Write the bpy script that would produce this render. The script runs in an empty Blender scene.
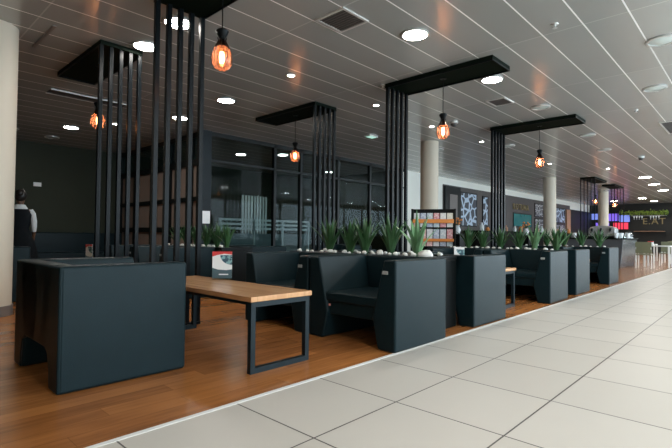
import bpy, bmesh, math, random
from mathutils import Vector, Matrix
random.seed(7)
sc = bpy.context.scene
col = sc.collection
R = math.radians
PI = math.pi

# ------------------------------------------------------------------ helpers
def link(o, parent=None):
    col.objects.link(o)
    if parent is not None:
        o.parent = parent
    return o

class MB:
    """collects shapes, builds ONE mesh object"""
    def __init__(s):
        s.bm = bmesh.new(); s.mi = 0
    def _tag(s, faces, mi):
        for f in faces: f.material_index = mi
    def box(s, x0, y0, z0, x1, y1, z1, mi=0, M=None):
        vs = [s.bm.verts.new(v) for v in ((x0,y0,z0),(x1,y0,z0),(x1,y1,z0),(x0,y1,z0),(x0,y0,z1),(x1,y0,z1),(x1,y1,z1),(x0,y1,z1))]
        fs = [s.bm.faces.new([vs[i] for i in q]) for q in ((3,2,1,0),(4,5,6,7),(0,1,5,4),(1,2,6,5),(2,3,7,6),(3,0,4,7))]
        s._tag(fs, mi)
        if M is not None: bmesh.ops.transform(s.bm, matrix=M, verts=vs)
        return s
    def prism(s, pts, a, b, axis='y', mi=0):
        """pts: 2d polygon; axis y: (x,z), axis x: (y,z), axis z: (x,y)"""
        def P(p, t):
            return {'y': (p[0], t, p[1]), 'x': (t, p[0], p[1]), 'z': (p[0], p[1], t)}[axis]
        A = [s.bm.verts.new(P(p, a)) for p in pts]; B = [s.bm.verts.new(P(p, b)) for p in pts]
        fs = [s.bm.faces.new(A), s.bm.faces.new(B[::-1])]
        n = len(pts)
        for i in range(n):
            fs.append(s.bm.faces.new([A[(i+1) % n], A[i], B[i], B[(i+1) % n]]))
        s._tag(fs, mi)
        return s
    def lathe(s, prof, c=(0,0,0), n=24, mi=0):
        rings = []
        for r, z in prof:
            if r < 1e-5: rings.append([s.bm.verts.new((c[0], c[1], c[2]+z))])
            else: rings.append([s.bm.verts.new((c[0]+r*math.cos(2*PI*i/n), c[1]+r*math.sin(2*PI*i/n), c[2]+z)) for i in range(n)])
        fs = []
        for a, b in zip(rings[:-1], rings[1:]):
            for i in range(n):
                j = (i+1) % n
                q = [a[i] if len(a) > 1 else a[0], a[j] if len(a) > 1 else None, b[j] if len(b) > 1 else None, b[i] if len(b) > 1 else b[0]]
                q = [v for v in q if v is not None]
                if len(q) > 2: fs.append(s.bm.faces.new(q))
        s._tag(fs, mi)
        return s
    def tube(s, pts, r, n=6, mi=0):
        pts = [Vector(p) for p in pts]; rings = []
        for i, p in enumerate(pts):
            d = (pts[min(i+1, len(pts)-1)] - pts[max(i-1, 0)]).normalized()
            u = d.orthogonal().normalized() if i == 0 else (u - d*u.dot(d)).normalized()
            w = d.cross(u)
            rr = r[i] if isinstance(r, (list, tuple)) else r
            rings.append([s.bm.verts.new(p + rr*(math.cos(2*PI*k/n)*u + math.sin(2*PI*k/n)*w)) for k in range(n)])
        fs = []
        for a, b in zip(rings[:-1], rings[1:]):
            for k in range(n): fs.append(s.bm.faces.new((a[k], a[(k+1) % n], b[(k+1) % n], b[k])))
        fs.append(s.bm.faces.new(rings[0][::-1])); fs.append(s.bm.faces.new(rings[-1]))
        s._tag(fs, mi)
        return s
    def poly(s, pts, mi=0):
        f = s.bm.faces.new([s.bm.verts.new(p) for p in pts]); f.material_index = mi
        return s
    def build(s, name, mat, parent=None, bevel=0, seg=3, smooth=None, wn=False):
        bm = s.bm
        bmesh.ops.recalc_face_normals(bm, faces=bm.faces)
        if bevel:
            es = [e for e in bm.edges if len(e.link_faces) == 2 and e.calc_face_angle(0) > R(20)]
            bmesh.ops.bevel(bm, geom=es, offset=bevel, segments=seg, profile=.5, affect='EDGES', clamp_overlap=True)
        me = bpy.data.meshes.new(name); bm.to_mesh(me); bm.free()
        for m in (mat if isinstance(mat, (list, tuple)) else [mat]): me.materials.append(m)
        if smooth is None: smooth = bool(bevel)
        if smooth:
            me.shade_smooth() if hasattr(me, 'shade_smooth') else me.polygons.foreach_set('use_smooth', [True]*len(me.polygons))
            if not bevel:
                me.set_sharp_from_angle(angle=R(40))
        o = bpy.data.objects.new(name, me); link(o, parent)
        if (bevel or wn) and smooth:
            m = o.modifiers.new('wn', 'WEIGHTED_NORMAL'); m.keep_sharp = True
        return o

def empty(name, loc=(0,0,0), rz=0):
    o = bpy.data.objects.new(name, None); o.location = loc; o.rotation_euler = (0, 0, rz); o.empty_display_size = .1
    return link(o)
def tag(o, label, cat, group=None, kind=None):
    o['label'] = label; o['category'] = cat
    if group: o['group'] = group
    if kind: o['kind'] = kind
    return o
def struct(o):
    o['kind'] = 'structure'; return o
KIDS = {}
def copy_tree(o, parent=None):
    c = o.copy(); col.objects.link(c); c.parent = parent
    for ch in list(o.children): copy_tree(ch, c)
    return c
_used = set()
def place(proto, loc, rz=0, label=None, group=None, scale=None):
    if proto.name in _used: o = copy_tree(proto)
    else: _used.add(proto.name); o = proto
    o.location = loc; o.rotation_euler = (0, 0, rz)
    if scale: o.scale = scale
    if label: o['label'] = label
    if group: o['group'] = group
    return o

# ------------------------------------------------------------------ materials
def nt(name):
    m = bpy.data.materials.new(name); m.use_nodes = True
    return m, m.node_tree.nodes, m.node_tree.links, m.node_tree.nodes['Principled BSDF']
def S(b, **k):
    for a, v in k.items():
        b.inputs[a.replace('_', ' ')].default_value = v
def mat(name, c, rough=.5, metal=0, spec=.5, noise=0, nscale=8, bump=0, bscale=60, coat=0, stretch=None, emit=None, es=0):
    m, N, L, b = nt(name)
    b.inputs['Base Color'].default_value = (*c, 1); b.inputs['Roughness'].default_value = rough
    b.inputs['Metallic'].default_value = metal; b.inputs['Specular IOR Level'].default_value = spec
    b.inputs['Coat Weight'].default_value = coat
    tc = N.new('ShaderNodeTexCoord'); src = tc.outputs['Object']
    if stretch:
        mp = N.new('ShaderNodeMapping'); mp.inputs['Scale'].default_value = stretch; L.new(src, mp.inputs[0]); src = mp.outputs[0]
    n = N.new('ShaderNodeTexNoise'); n.inputs['Scale'].default_value = nscale; n.inputs['Detail'].default_value = 4; L.new(src, n.inputs['Vector'])
    mx = N.new('ShaderNodeMix'); mx.data_type = 'RGBA'
    lo = [max(0, x*(1-noise)) for x in c]; hi = [min(1, x*(1+noise)) for x in c]
    mx.inputs[6].default_value = (*lo, 1); mx.inputs[7].default_value = (*hi, 1)
    L.new(n.outputs[0], mx.inputs[0]); L.new(mx.outputs[2], b.inputs['Base Color'])
    if bump:
        n2 = N.new('ShaderNodeTexNoise'); n2.inputs['Scale'].default_value = bscale; L.new(src, n2.inputs['Vector'])
        bp = N.new('ShaderNodeBump'); bp.inputs['Strength'].default_value = bump; bp.inputs['Distance'].default_value = .01
        L.new(n2.outputs[0], bp.inputs['Height']); L.new(bp.outputs[0], b.inputs['Normal'])
    if emit:
        b.inputs['Emission Color'].default_value = (*emit, 1); b.inputs['Emission Strength'].default_value = es
    return m

class G:
    """small math-node builder"""
    def __init__(s, N, L): s.N, s.L = N, L
    def m(s, op, a, b=None, c=None):
        n = s.N.new('ShaderNodeMath'); n.operation = op
        for i, v in enumerate((a, b, c)):
            if v is None: continue
            if isinstance(v, (int, float)): n.inputs[i].default_value = v
            else: s.L.new(v, n.inputs[i])
        return n.outputs[0]
    def mix(s, f, a, b):
        n = s.N.new('ShaderNodeMix'); n.data_type = 'RGBA'
        for i, v in ((0, f), (6, a), (7, b)):
            if isinstance(v, (int, float)): n.inputs[i].default_value = v
            elif isinstance(v, tuple): n.inputs[i].default_value = (*v, 1)
            else: s.L.new(v, n.inputs[i])
        return n.outputs[2]
    def line(s, x, off, per, w):
        """1 on lines at off + k*per with width w"""
        t = s.m('DIVIDE', s.m('SUBTRACT', x, off), per)
        d = s.m('ABSOLUTE', s.m('SUBTRACT', s.m('FRACT', s.m('ADD', t, 0.5)), 0.5))
        return s.m('LESS_THAN', s.m('MULTIPLY', d, per), w*.5), s.m('FLOOR', t)

def coords(N, L):
    tc = N.new('ShaderNodeTexCoord'); sx = N.new('ShaderNodeSeparateXYZ'); L.new(tc.outputs['Object'], sx.inputs[0])
    return tc.outputs['Object'], sx.outputs
def white(N, L, g, a, b=None):
    cx = N.new('ShaderNodeCombineXYZ'); L.new(a, cx.inputs[0])
    if b is not None: L.new(b, cx.inputs[1])
    w = N.new('ShaderNodeTexWhiteNoise'); w.noise_dimensions = '3D'; L.new(cx.outputs[0], w.inputs['Vector'])
    return w.outputs['Value']
def noise(N, L, vec, scale, detail=4, st=None):
    if st:
        mp = N.new('ShaderNodeMapping'); mp.inputs['Scale'].default_value = st; L.new(vec, mp.inputs[0]); vec = mp.outputs[0]
    n = N.new('ShaderNodeTexNoise'); n.inputs['Scale'].default_value = scale; n.inputs['Detail'].default_value = detail; L.new(vec, n.inputs['Vector'])
    return n.outputs[0]

def m_ceiling():
    m, N, L, b = nt('ceiling_metal_panels'); g = G(N, L); v, x = coords(N, L)
    l1, id1 = g.line(x[0], -1.07, .4585, .018)
    l2, id2 = g.line(x[1], 5.83, 2.19, .016)
    rnd = white(N, L, g, id1, id2)
    base = g.mix(rnd, (.47, .49, .475), (.54, .56, .545))
    base = g.mix(g.m('MULTIPLY', noise(N, L, v, 1.2), .3), base, (.36, .36, .35))
    c = g.mix(g.m('MULTIPLY', l2, .6), base, (.8, .8, .78)); c = g.mix(l1, c, (1.0, 1.0, 1.0))  # joints whitened to stand for light caught on the groove edges
    L.new(c, b.inputs['Base Color'])
    L.new(g.m('MULTIPLY', g.m('SUBTRACT', 1.0, l1), .32), b.inputs['Metallic'])
    b.inputs['Roughness'].default_value = .27
    bp = N.new('ShaderNodeBump'); bp.inputs['Strength'].default_value = .25; bp.inputs['Distance'].default_value = .01
    L.new(g.m('MAXIMUM', l1, l2), bp.inputs['Height']); L.new(bp.outputs[0], b.inputs['Normal'])
    return m
def m_tiles():
    m, N, L, b = nt('pale_floor_tiles'); g = G(N, L); v, x = coords(N, L)
    l1, a = g.line(x[0], -2.294, .663, .009); l2, c2 = g.line(x[1], 1.593, .687, .009)
    rnd = white(N, L, g, a, c2)
    base = g.mix(rnd, (.53, .505, .46), (.575, .55, .505))
    n1 = noise(N, L, v, 1.6, 6)
    base = g.mix(g.m('MULTIPLY', n1, .35), base, (.49, .465, .415))
    c = g.mix(g.m('MAXIMUM', l1, l2), base, (.05, .045, .04))
    L.new(c, b.inputs['Base Color'])
    L.new(g.m('ADD', .36, g.m('MULTIPLY', n1, .06)), b.inputs['Roughness'])
    bp = N.new('ShaderNodeBump'); bp.inputs['Strength'].default_value = .3; bp.inputs['Distance'].default_value = .004
    L.new(g.m('SUBTRACT', 1.0, g.m('MAXIMUM', l1, l2)), bp.inputs['Height']); L.new(bp.outputs[0], b.inputs['Normal'])
    return m
def m_wood(name, dark, light, pw, pl, rough=.3, st=(18, 1.3, 1), swap=False, seam=.35, sw=.004):
    m, N, L, b = nt(name); g = G(N, L); v, x = coords(N, L)
    X, Y = (x[1], x[0]) if swap else (x[0], x[1])
    if swap: st = (st[1], st[0], st[2])
    l1, a = g.line(X, 0.03, pw, sw)
    sh = g.m('MULTIPLY', white(N, L, g, a), pl)
    l2, c2 = g.line(g.m('ADD', Y, sh), 0, pl, sw)
    rnd = white(N, L, g, a, c2)
    n = noise(N, L, v, 3.0, 8, st); n2 = noise(N, L, v, 1.1, 3)
    f = g.m('ADD', g.m('MULTIPLY', n, .75), g.m('MULTIPLY', rnd, .35)); f = g.m('SUBTRACT', f, .12)
    f = g.m('ADD', f, g.m('MULTIPLY', g.m('SUBTRACT', n2, .5), .6))
    mr = N.new('ShaderNodeClamp'); L.new(f, mr.inputs[0])
    c = g.mix(mr.outputs[0], dark, light)
    c = g.mix(g.m('MULTIPLY', g.m('MAXIMUM', l1, l2), seam), c, tuple(q*.25 for q in dark))
    L.new(c, b.inputs['Base Color']); b.inputs['Roughness'].default_value = rough
    L.new(g.m('ADD', rough-.02, g.m('MULTIPLY', n, .06)), b.inputs['Roughness'])
    return m
def m_pattern(name, bg, fg, scale, thr=.5, kind='voronoi'):
    m, N, L, b = nt(name); g = G(N, L); v, x = coords(N, L)
    if kind == 'voronoi':
        n = N.new('ShaderNodeTexVoronoi'); n.feature = 'DISTANCE_TO_EDGE'; n.inputs['Scale'].default_value = scale; L.new(v, n.inputs['Vector'])
        f = g.m('LESS_THAN', n.outputs['Distance'], thr)
    else:
        n = N.new('ShaderNodeTexNoise'); n.inputs['Scale'].default_value = scale; L.new(v, n.inputs['Vector'])
        f = g.m('GREATER_THAN', n.outputs[0], thr)
    L.new(g.mix(f, bg, fg), b.inputs['Base Color']); b.inputs['Roughness'].default_value = .4
    return m

def m_glass(name, tint=(.75, .82, .8), refl=.12, rough=.02, fk=.45):
    m = bpy.data.materials.new(name); m.use_nodes = True; N, L = m.node_tree.nodes, m.node_tree.links
    N.clear(); out = N.new('ShaderNodeOutputMaterial')
    t = N.new('ShaderNodeBsdfTransparent'); t.inputs[0].default_value = (*tint, 1)
    gl = N.new('ShaderNodeBsdfGlossy'); gl.inputs['Roughness'].default_value = rough
    fr = N.new('ShaderNodeFresnel'); fr.inputs[0].default_value = 1.5
    mm = N.new('ShaderNodeMath'); mm.operation = 'MULTIPLY_ADD'; mm.inputs[1].default_value = fk; mm.inputs[2].default_value = refl
    L.new(fr.outputs[0], mm.inputs[0])
    mx = N.new('ShaderNodeMixShader'); L.new(mm.outputs[0], mx.inputs[0]); L.new(t.outputs[0], mx.inputs[1]); L.new(gl.outputs[0], mx.inputs[2])
    L.new(mx.outputs[0], out.inputs[0])
    return m

M = {}
M['ceiling'] = m_ceiling(); M['tiles'] = m_tiles()
M['wood'] = m_wood('orange_wood_planks', (.19, .066, .018), (.56, .225, .066), .14, 1.3, .24, st=(9, .9, 1))
M['tabletop'] = m_wood('table_wood', (.40, .19, .08), (.75, .43, .20), .09, 9, .22, st=(12, .3, 1), swap=True, seam=.3, sw=.003)
M['leather'] = mat('black_leather', (.0062, .0165, .0205), .36, spec=.13, noise=.15, bump=.12, bscale=220)
M['leather2'] = M['leather']
M['planter'] = mat('black_planter', (.003, .004, .004), .4, spec=.12, noise=.2)
M['black_metal'] = mat('black_powder_coated_metal', (.003, .0045, .0055), .3, metal=.0, spec=.12, noise=.15, bump=0)
M['slab'] = mat('black_canopy_board', (.003, .007, .004), .6, spec=.06, noise=.3, nscale=3)
M['steel_dark'] = mat('dark_steel_tube', (.008, .017, .022), .35, spec=.2, noise=.15)
M['white_wall'] = mat('white_paint', (.84, .85, .78), .6, noise=.04, nscale=2)
M['strip'] = mat('white_strip', (.7, .7, .68), .5, noise=.03)
M['column'] = mat('cream_column_paint', (.60, .54, .44), .55, noise=.05, nscale=2)
M['ring'] = mat('grey_base_ring', (.16, .14, .13), .4, noise=.1)
M['dark_wall'] = mat('dark_olive_wall', (.034, .040, .027), .7, spec=.2, noise=.15, nscale=1.5, bump=.05, bscale=20)
M['brown_wall'] = mat('grey_brown_wall', (.085, .075, .072), .6, noise=.1, nscale=2)
M['far_wall'] = mat('near_black_wall', (.010, .011, .009), .6, noise=.2, nscale=2)
M['frame'] = mat('black_window_frame', (.004, .006, .006), .35, spec=.2, noise=.15)
M['pane'] = mat('brown_blind', (.26, .205, .175), .6, noise=.08, stretch=(1, 1, .1))
M['post'] = mat('blue_grey_post', (.014, .02, .024), .45, spec=.15, noise=.1)
M['glass'] = m_glass('dark_glass', (.56, .63, .63), .006, fk=.014)
M['amber'] = m_glass('amber_lamp_glass', (1, .66, .52), .06, .05)
_n, _l = M['amber'].node_tree.nodes, M['amber'].node_tree.links
_t = _n.new('ShaderNodeBsdfTranslucent'); _t.inputs[0].default_value = (1, .52, .40, 1)
_m = _n.new('ShaderNodeMixShader'); _m.inputs[0].default_value = .13
_o = [x for x in _n if x.type == 'OUTPUT_MATERIAL'][0]; _l.new(_o.inputs[0].links[0].from_socket, _m.inputs[1]); _l.new(_t.outputs[0], _m.inputs[2]); _l.new(_m.outputs[0], _o.inputs[0])
M['fil'] = mat('glowing_filament', (1, .6, .3), emit=(1, .50, .22), es=60)
M['disc'] = mat('lit_diffuser', (1, 1, 1), emit=(1, .95, .88), es=90)
M['spot'] = mat('lit_spot', (1, 1, 1), emit=(1, .88, .75), es=80)
M['dim'] = mat('unlit_diffuser', (.62, .72, .70), .15, coat=.6, noise=.05)
M['white_trim'] = mat('white_metal_trim', (.62, .62, .6), .3, metal=.3, noise=.05)
M['vent_dark'] = mat('dark_vent', (.06, .06, .06), .6, noise=.2)
M['frost'] = mat('grey_blue_panel', (.30, .36, .38), .5, noise=.06)
M['leaf'] = mat('green_leaf', (.036, .10, .034), .38, noise=.55, nscale=9, stretch=(1, 1, .6))
M['leaf2'] = mat('pale_green_leaf', (.13, .27, .13), .35, noise=.4, nscale=9)
M['stone'] = mat('white_pebble', (.70, .70, .66), .5, noise=.12, nscale=20, bump=.2, bscale=40)
M['paper'] = mat('white_paper', (.82, .84, .84), .4, noise=.03)
M['red'] = mat('red_print', (.62, .05, .05), .4, noise=.1)
M['slate'] = mat('slate_print', (.06, .11, .13), .4, noise=.1)
M['photo'] = m_pattern('picture_print', (.03, .08, .12), (.22, .40, .42), 40, .5, 'noise')
M['orange'] = mat('orange_shelf_edge', (.75, .27, .06), .5, noise=.1)
M['poster'] = m_pattern('black_white_graphic', (.03, .04, .06), (.50, .62, .76), 2.4, .09)
M['poster2'] = m_pattern('white_lace_graphic', (.02, .02, .03), (.6, .62, .65), 4.5, .07)
M['teal'] = mat('lit_teal_screen', (.02, .1, .1), .2, noise=.5, nscale=2, emit=(.05, .28, .30), es=.2)
M['gold'] = mat('gold_letters', (.34, .27, .13), .35, metal=.4, noise=.1)
M['warmwood'] = mat('warm_wood_panel', (.45, .25, .15), .5, noise=.2)
M['chrome'] = mat('chrome', (.5, .5, .5), .3, metal=.5, noise=.05)
M['counter'] = mat('dark_grey_gloss_counter', (.10, .11, .12), .18, metal=.2, noise=.2, nscale=3)
M['china'] = mat('white_china', (.75, .8, .82), .25, noise=.03)
M['olive'] = mat('olive_seat', (.17, .18, .11), .5, noise=.1)
M['white_leg'] = mat('white_painted_steel', (.75, .76, .74), .35, noise=.04)
M['skin'] = mat('brown_skin', (.12, .06, .035), .5, noise=.1)
M['hair'] = mat('black_hair', (.008, .007, .006), .5, noise=.2)
M['dress'] = mat('charcoal_dress', (.008, .010, .012), .8, spec=.1, noise=.2)
M['shirt'] = mat('white_shirt', (.65, .68, .68), .7, noise=.05)
M['label'] = mat('grey_tag', (.32, .34, .34), .4, noise=.1)
M['redtag'] = mat('red_white_tag', (.75, .30, .25), .4, noise=.1)
def emi(name, c, s, **k): return mat(name, c, emit=c, es=s, **k)
M['scr_v'] = emi('lit_violet_screen', (.25, .15, .95), .7, noise=.3)
M['scr_b'] = emi('lit_blue_screen', (.22, .30, .9), .7, noise=.3)
M['scr_r'] = emi('lit_red_screen', (.9, .05, .10), .8, noise=.3)

# ------------------------------------------------------------------ setting
XW = 5.2; YB = -6.0; YF = 39.2; XL = -14.8; CZ = 3.5
b = MB(); b.box(-2.280, YB, -.1, XW, YF, 0); struct(b.build('floor', M['tiles']))
b = MB(); b.box(XL, YB, -.1, -2.312, YF, 0); o = struct(b.build('floor', M['wood']))
b = MB(); b.box(-2.312, YB, -.1, -2.280, YF, .003); struct(b.build('trim_1', M['strip']))
b = MB(); b.box(XL, YB, CZ, XW, YF, CZ+.15); struct(b.build('ceiling', M['ceiling']))
b = MB(); b.box(XL-.2, YB, -.1, XL, YF, CZ); struct(b.build('wall_left', M['dark_wall']))
b = MB(); b.box(XL-.2, YB-.2, -.1, XW, YB, CZ); struct(b.build('wall_back', M['dark_wall']))
b = MB(); b.box(XL-.2, YF, -.1, XW, YF+.2, CZ); struct(b.build('wall_far', M['far_wall']))
# wall on x = -9.9: pale from y 14.2, clad dark brown from 17.1, near black from 34
b = MB(); b.box(-10.1, 14.2, 0, -9.9, YF, CZ); struct(b.build('wall_middle', M['white_wall']))
b = MB(); b.box(XL, 14.2, 0, -10.1, 14.4, CZ); struct(b.build('wall_inner', M['dark_wall']))
b = MB(); b.box(-9.9, 17.1, 0, -9.86, 34.2, 3.2); struct(b.build('wall_cladding', M['brown_wall']))
b = MB(); b.box(-9.9, 34.2, 0, -9.80, YF, 2.95); struct(b.build('wall_cladding', M['far_wall']))
b = MB(); b.box(-9.9, 33.3, 0, -9.78, 34.1, 2.9); struct(b.build('trim_2', M['warmwood']))

# glazed corner: face on y = 5.85 with blinds, face on x = -9.9 in dark glass
def framed(name, plane, at, a0, a1, ms, rails, fr_t=.08, depth=.1):
    f = MB()
    def bx(p0, p1, z0, z1):
        if plane == 'y': f.box(p0, at-depth/2, z0, p1, at+depth/2, z1)
        else: f.box(at-depth/2, p0, z0, at+depth/2, p1, z1)
    for mm in ms: bx(mm-fr_t/2, mm+fr_t/2, 0, CZ)
    for z, h in rails: bx(a0, a1, z-h/2, z+h/2)
    return f.build('window_frame', M['frame'])
fr = framed('w', 'y', 5.85, -14.8, -10.0, [-14.75, -13.75, -12.65, -11.55, -10.45], [(3.44, .12), (2.77, .16), (1.86, .11), (1.1, .13), (.05, .1)])
fr.name = 'window_1'; struct(fr)
g_ = MB(); g_.box(-14.8, 5.86, 0, -10.0, 5.88, 2.77); g_.build('blind', M['pane'], fr)
g_ = MB(); g_.box(-14.8, 5.84, 2.77, -10.0, 5.845, 3.4); g_.build('pane', M['glass'], fr)
fr = framed('w', 'x', -9.9, 5.85, 14.2, [8.02, 9.0, 10.6, 12.2, 13.9], [(3.45, .1), (2.80, .05), (.06, .12)])
fr.name = 'window_2'; struct(fr)
g_ = MB(); g_.box(-9.91, 5.95, 0, -9.895, 14.2, 3.45); g_.build('pane', M['glass'], fr)
b = MB(); b.box(-10.03, 5.72, 0, -9.77, 5.98, CZ); struct(b.build('trim_3', M['post'], bevel=.01))
INNER = []
# room behind the glass
t = empty('balustrade', (-10.5, 6.75, 0)); tag(t, 'grey railing with three bars above a frosted panel behind the dark glass', 'railing')
for z in (1.40, 1.28, 1.16):
    q = MB(); q.box(-.03, -.1, z-.03, .03, 3.2, z+.03); q.build('rail', M['white_trim'], t)
for y in (-.05, 1.05, 2.1, 3.15):
    q = MB(); q.box(-.03, y-.03, 0, .03, y+.03, 1.42); q.build('post', M['white_trim'], t)
q = MB(); q.box(-.015, .0, .1, .015, 3.1, 1.02); q.build('panel', M['frost'], t)
t = empty('slatted_screen', (-12.6, 8.9, 0)); tag(t, 'screen of thin pale upright slats seen through the dark glass', 'screen')
for k in range(9):
    q = MB(); q.box(-.02, k*.12-.03, .6, .02, k*.12+.03, 2.3); q.build('slat', M['white_trim'], t)
q = MB(); q.box(-.04, -.1, 0, .04, 1.1, .6); q.build('base', M['frame'], t)

for x, y, l in [(-11.88, 8.3, 'ceiling light inside the dark glazed room, right by its corner'), (-10.94, 9.2, 'ceiling light inside the dark glazed room, in its middle'), (-12.5, 12.9, 'ceiling light added to brighten the dark glazed room, far end')]:
    INNER.append((x, y, l))  # the far end lamp is unseen, added to light the room behind glass

# right hand glazed facade (out of frame; lets the daylight in)
b = MB(); b.box(XW, YB, -.1, XW+.2, YF, .25); b.box(XW, YB, .25, XW+.2, .5, 3.2); b.box(XW, YB, 3.2, XW+.2, YF, CZ); struct(b.build('wall_right', M['white_wall']))  # near stretch left solid to keep daylight off the chair fronts
fr = MB()
y = .56
while y < YF+.1:
    fr.box(XW+.05, y-.06, .25, XW+.15, y+.06, 3.2); y += 2.26
struct(fr.build('window_3', M['frame']))

# round columns
def column(x, y, r, label):
    t = empty('column', (x, y, 0)); tag(t, label, 'column', 'round cream columns'); t['kind'] = 'structure'
    q = MB(); q.lathe([(0, 0), (r, 0), (r, CZ-.002), (0, CZ-.002)], n=48); q.build('shaft', M['column'], t, smooth=True)
    q = MB(); q.lathe([(r+.001, 0), (r+.014, 0), (r+.014, .12), (r+.001, .12)], n=48); q.build('base_ring', M['ring'], t, smooth=True)
column(-6.80, 1.13, .265, 'thick round cream column at the left edge of the picture, cut by the frame')
column(-6.48, 10.5, .235, 'round cream column just left of the magazine rack, second from the front')
column(-6.58, 20.1, .245, 'round cream column between the framed graphics on the brown wall')
column(-6.35, 27.8, .25, 'farthest round cream column, by the two small hanging frames at the bar')

# ------------------------------------------------------------------ ceiling fittings
def disc_light(lit):
    t = empty('ceiling_light'); tag(t, 'x', 'ceiling light')
    q = MB(); q.lathe([(.150, 0), (.172, -.004), (.172, -.016), (.148, -.02), (.148, -.001)], n=32); q.build('rim', M['white_trim'], t, smooth=True)
    q = MB(); q.lathe([(.148, -.012), (.1, -.022), (0, -.026)], n=32); q.build('diffuser', M['disc' if lit else 'dim'], t, smooth=True)
    return t
def spot_light():
    t = empty('ceiling_spotlight'); tag(t, 'x', 'ceiling spotlight')
    q = MB(); q.lathe([(.05, 0), (.075, -.004), (.075, -.012), (.05, -.014), (.05, -.001)], n=24); q.build('rim', M['white_trim'], t, smooth=True)
    q = MB(); q.lathe([(.05, -.010), (0, -.012)], n=24); q.build('bulb', M['spot'], t, smooth=True)
    return t
DL = disc_light(True); DU = disc_light(False); SP = spot_light()
Z = CZ
lit = [(-5.035, 2.6, 'lit round ceiling light behind the bars of the tallest nearest frame'),
 (-5.987, 2.646, 'lit round ceiling light between the two frames of bars at the left'),
 (-7.305, 4.75, 'lit round ceiling light below and right of the nearest hanging lamp'),
 (-3.136, 4.734, 'biggest brightest round ceiling light, left of and above the long black canopy'),
 (-3.132, 6.913, 'lit round ceiling light tucked under the free end of the long black canopy'),
 (-9.16, 4.817, 'small lit ceiling light seen through the nearest bars, close to the dark glazed corner'),
 (-11.965, 3.539, 'lit round ceiling light over the dark seating at far left')]
for x, y, l in lit+INNER: place(DL, (x, y, Z), 0, l, 'lit round ceiling lights')
for x, y, l in [(1.2+dx, y, 'x') for dx in (0, 2.3) for y in (-3.2, 1.0, 5.2, 9.4, 13.6, 17.8, 22, 26.2, 30.4)]:
    place(DL, (x, y, Z), 0, 'lit round ceiling light over the tiled walkway, outside the picture on the right', 'walkway ceiling lights', scale=(2, 2, 1.2))
for x, y, l in [(-3.547, 22.145, 'lit far ceiling light, left and nearest one of the bright group over the bar'),
 (-3.698, 25.245, 'lit far ceiling light over the bar, second in the slanting row'),
 (-3.813, 28.643, 'lit far ceiling light over the bar, right end of the slanting row'),
 (-5.544, 33.595, 'lit far ceiling light above the middle of the leafy shelf'),
 (-7.4, 35.2, 'lit far ceiling light right of the far small hanging frame'),
 (-5.387, 36.73, 'lit far ceiling light just above the far dark wall')]:
    place(DL, (x, y, Z), 0, l, 'lit round ceiling lights', scale=(1.4, 1.4, 1.2))
for x, y, l in [(-3.113, 9.029, 'unlit round ceiling light right of and above the third long canopy'),
 (-3.119, 12.246, 'unlit round ceiling light right of the end of the third canopy'),
 (-1.311, 9.109, 'unlit glassy round ceiling light with a bluish sheen at the right, lower one'),
 (-.924, 6.949, 'unlit glassy round ceiling light cut by the right edge of the picture'),
 (-6.85, 11.55, 'unlit oval looking ceiling light just right of the second column'),
 (-3.3, 14.6, 'unlit ceiling light above the small far hanging frames'),
 (-5.1, 12.3, 'unlit ceiling light below the third hanging lamp canopy'),
 (-13.61, 3.583, 'dim ceiling light at the far left beside the dark wall'),
 (-13.2, 2.6, 'dim ceiling light nearest to the left column')]:
    place(DU, (x, y, Z), 0, l, 'unlit round ceiling lights')
for x, y, l in [(-5.387, 4.674, 'small spotlight with an orange glow beside it, upper middle left'),
 (-5.407, 6.844, 'small lit spotlight left of the second frame of bars'),
 (-5.5, 9.0, 'small lit spotlight beside the dome camera'),
 (-5.4, 11.3, 'small lit spotlight inside the third long frame'),
 (-10.8, 4.1, 'small lit spotlight seen between the left bars'),
 (-5.3, 16.2, 'tiny lit spotlight left of the small far frames'),
 (-4.1, 18.6, 'tiny lit spotlight above the small far frames')]:
    place(SP, (x, y, Z), 0, l, 'small ceiling spotlights')

def vent(x, y, w, d, label, rz=0):
    t = empty('ceiling_vent', (x, y, Z), rz); tag(t, label, 'vent')
    q = MB()
    for a in ((-w/2, -d/2, w/2, -d/2+.03), (-w/2, d/2-.03, w/2, d/2), (-w/2, -d/2+.03, -w/2+.03, d/2-.03), (w/2-.03, -d/2+.03, w/2, d/2-.03)):
        q.box(a[0], a[1], -.015, a[2], a[3], 0)
    q.build('frame', M['white_trim'], t)
    q = MB(); q.box(-w/2+.03, -d/2+.03, -.006, w/2-.03, d/2-.03, -.001); gr = q.build('grille', M['vent_dark'], t)
    q = MB()
    for k in range(9):
        yy = -d/2+.05+k*(d-.1)/8; q.box(-w/2+.03, yy-.004, -.012, w/2-.03, yy+.004, -.006)
    q.build('louvre', M['ring'], gr)
vent(-3.56, 3.86, .44, .44, 'square ceiling vent with white frame, top middle of the picture')
vent(-3.55, 8.17, .36, .44, 'dark square ceiling vent between the two long canopies')
vent(-1.45, 12.6, .4, 1.4, 'ceiling vent with pale frame cut by the right edge of the picture')
# slot and hatch at left
t = empty('ceiling_slot', (-9.03, 2.9, Z)); tag(t, 'long slot in the ceiling with a bright edge at far left', 'ceiling slot')
q = MB(); q.box(-.03, -.55, -.012, 0, .75, 0); q.build('bright_edge', M['white_trim'], t)
q = MB(); q.box(-.30, -.55, -.006, -.03, .75, -.001); q.build('slot', M['vent_dark'], t)
q = MB(); q.box(-.34, -.55, -.01, -.30, .75, 0); q.build('edge', M['white_trim'], t)
q = MB(); q.box(-.46, -.02, -.012, .46, .02, 0)
o = q.build('ceiling_access_strip', M['ring']); o.location = (-6.7, 1.64, Z); tag(o, 'dark brown strip in the ceiling beside the left column', 'ceiling strip')
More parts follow.
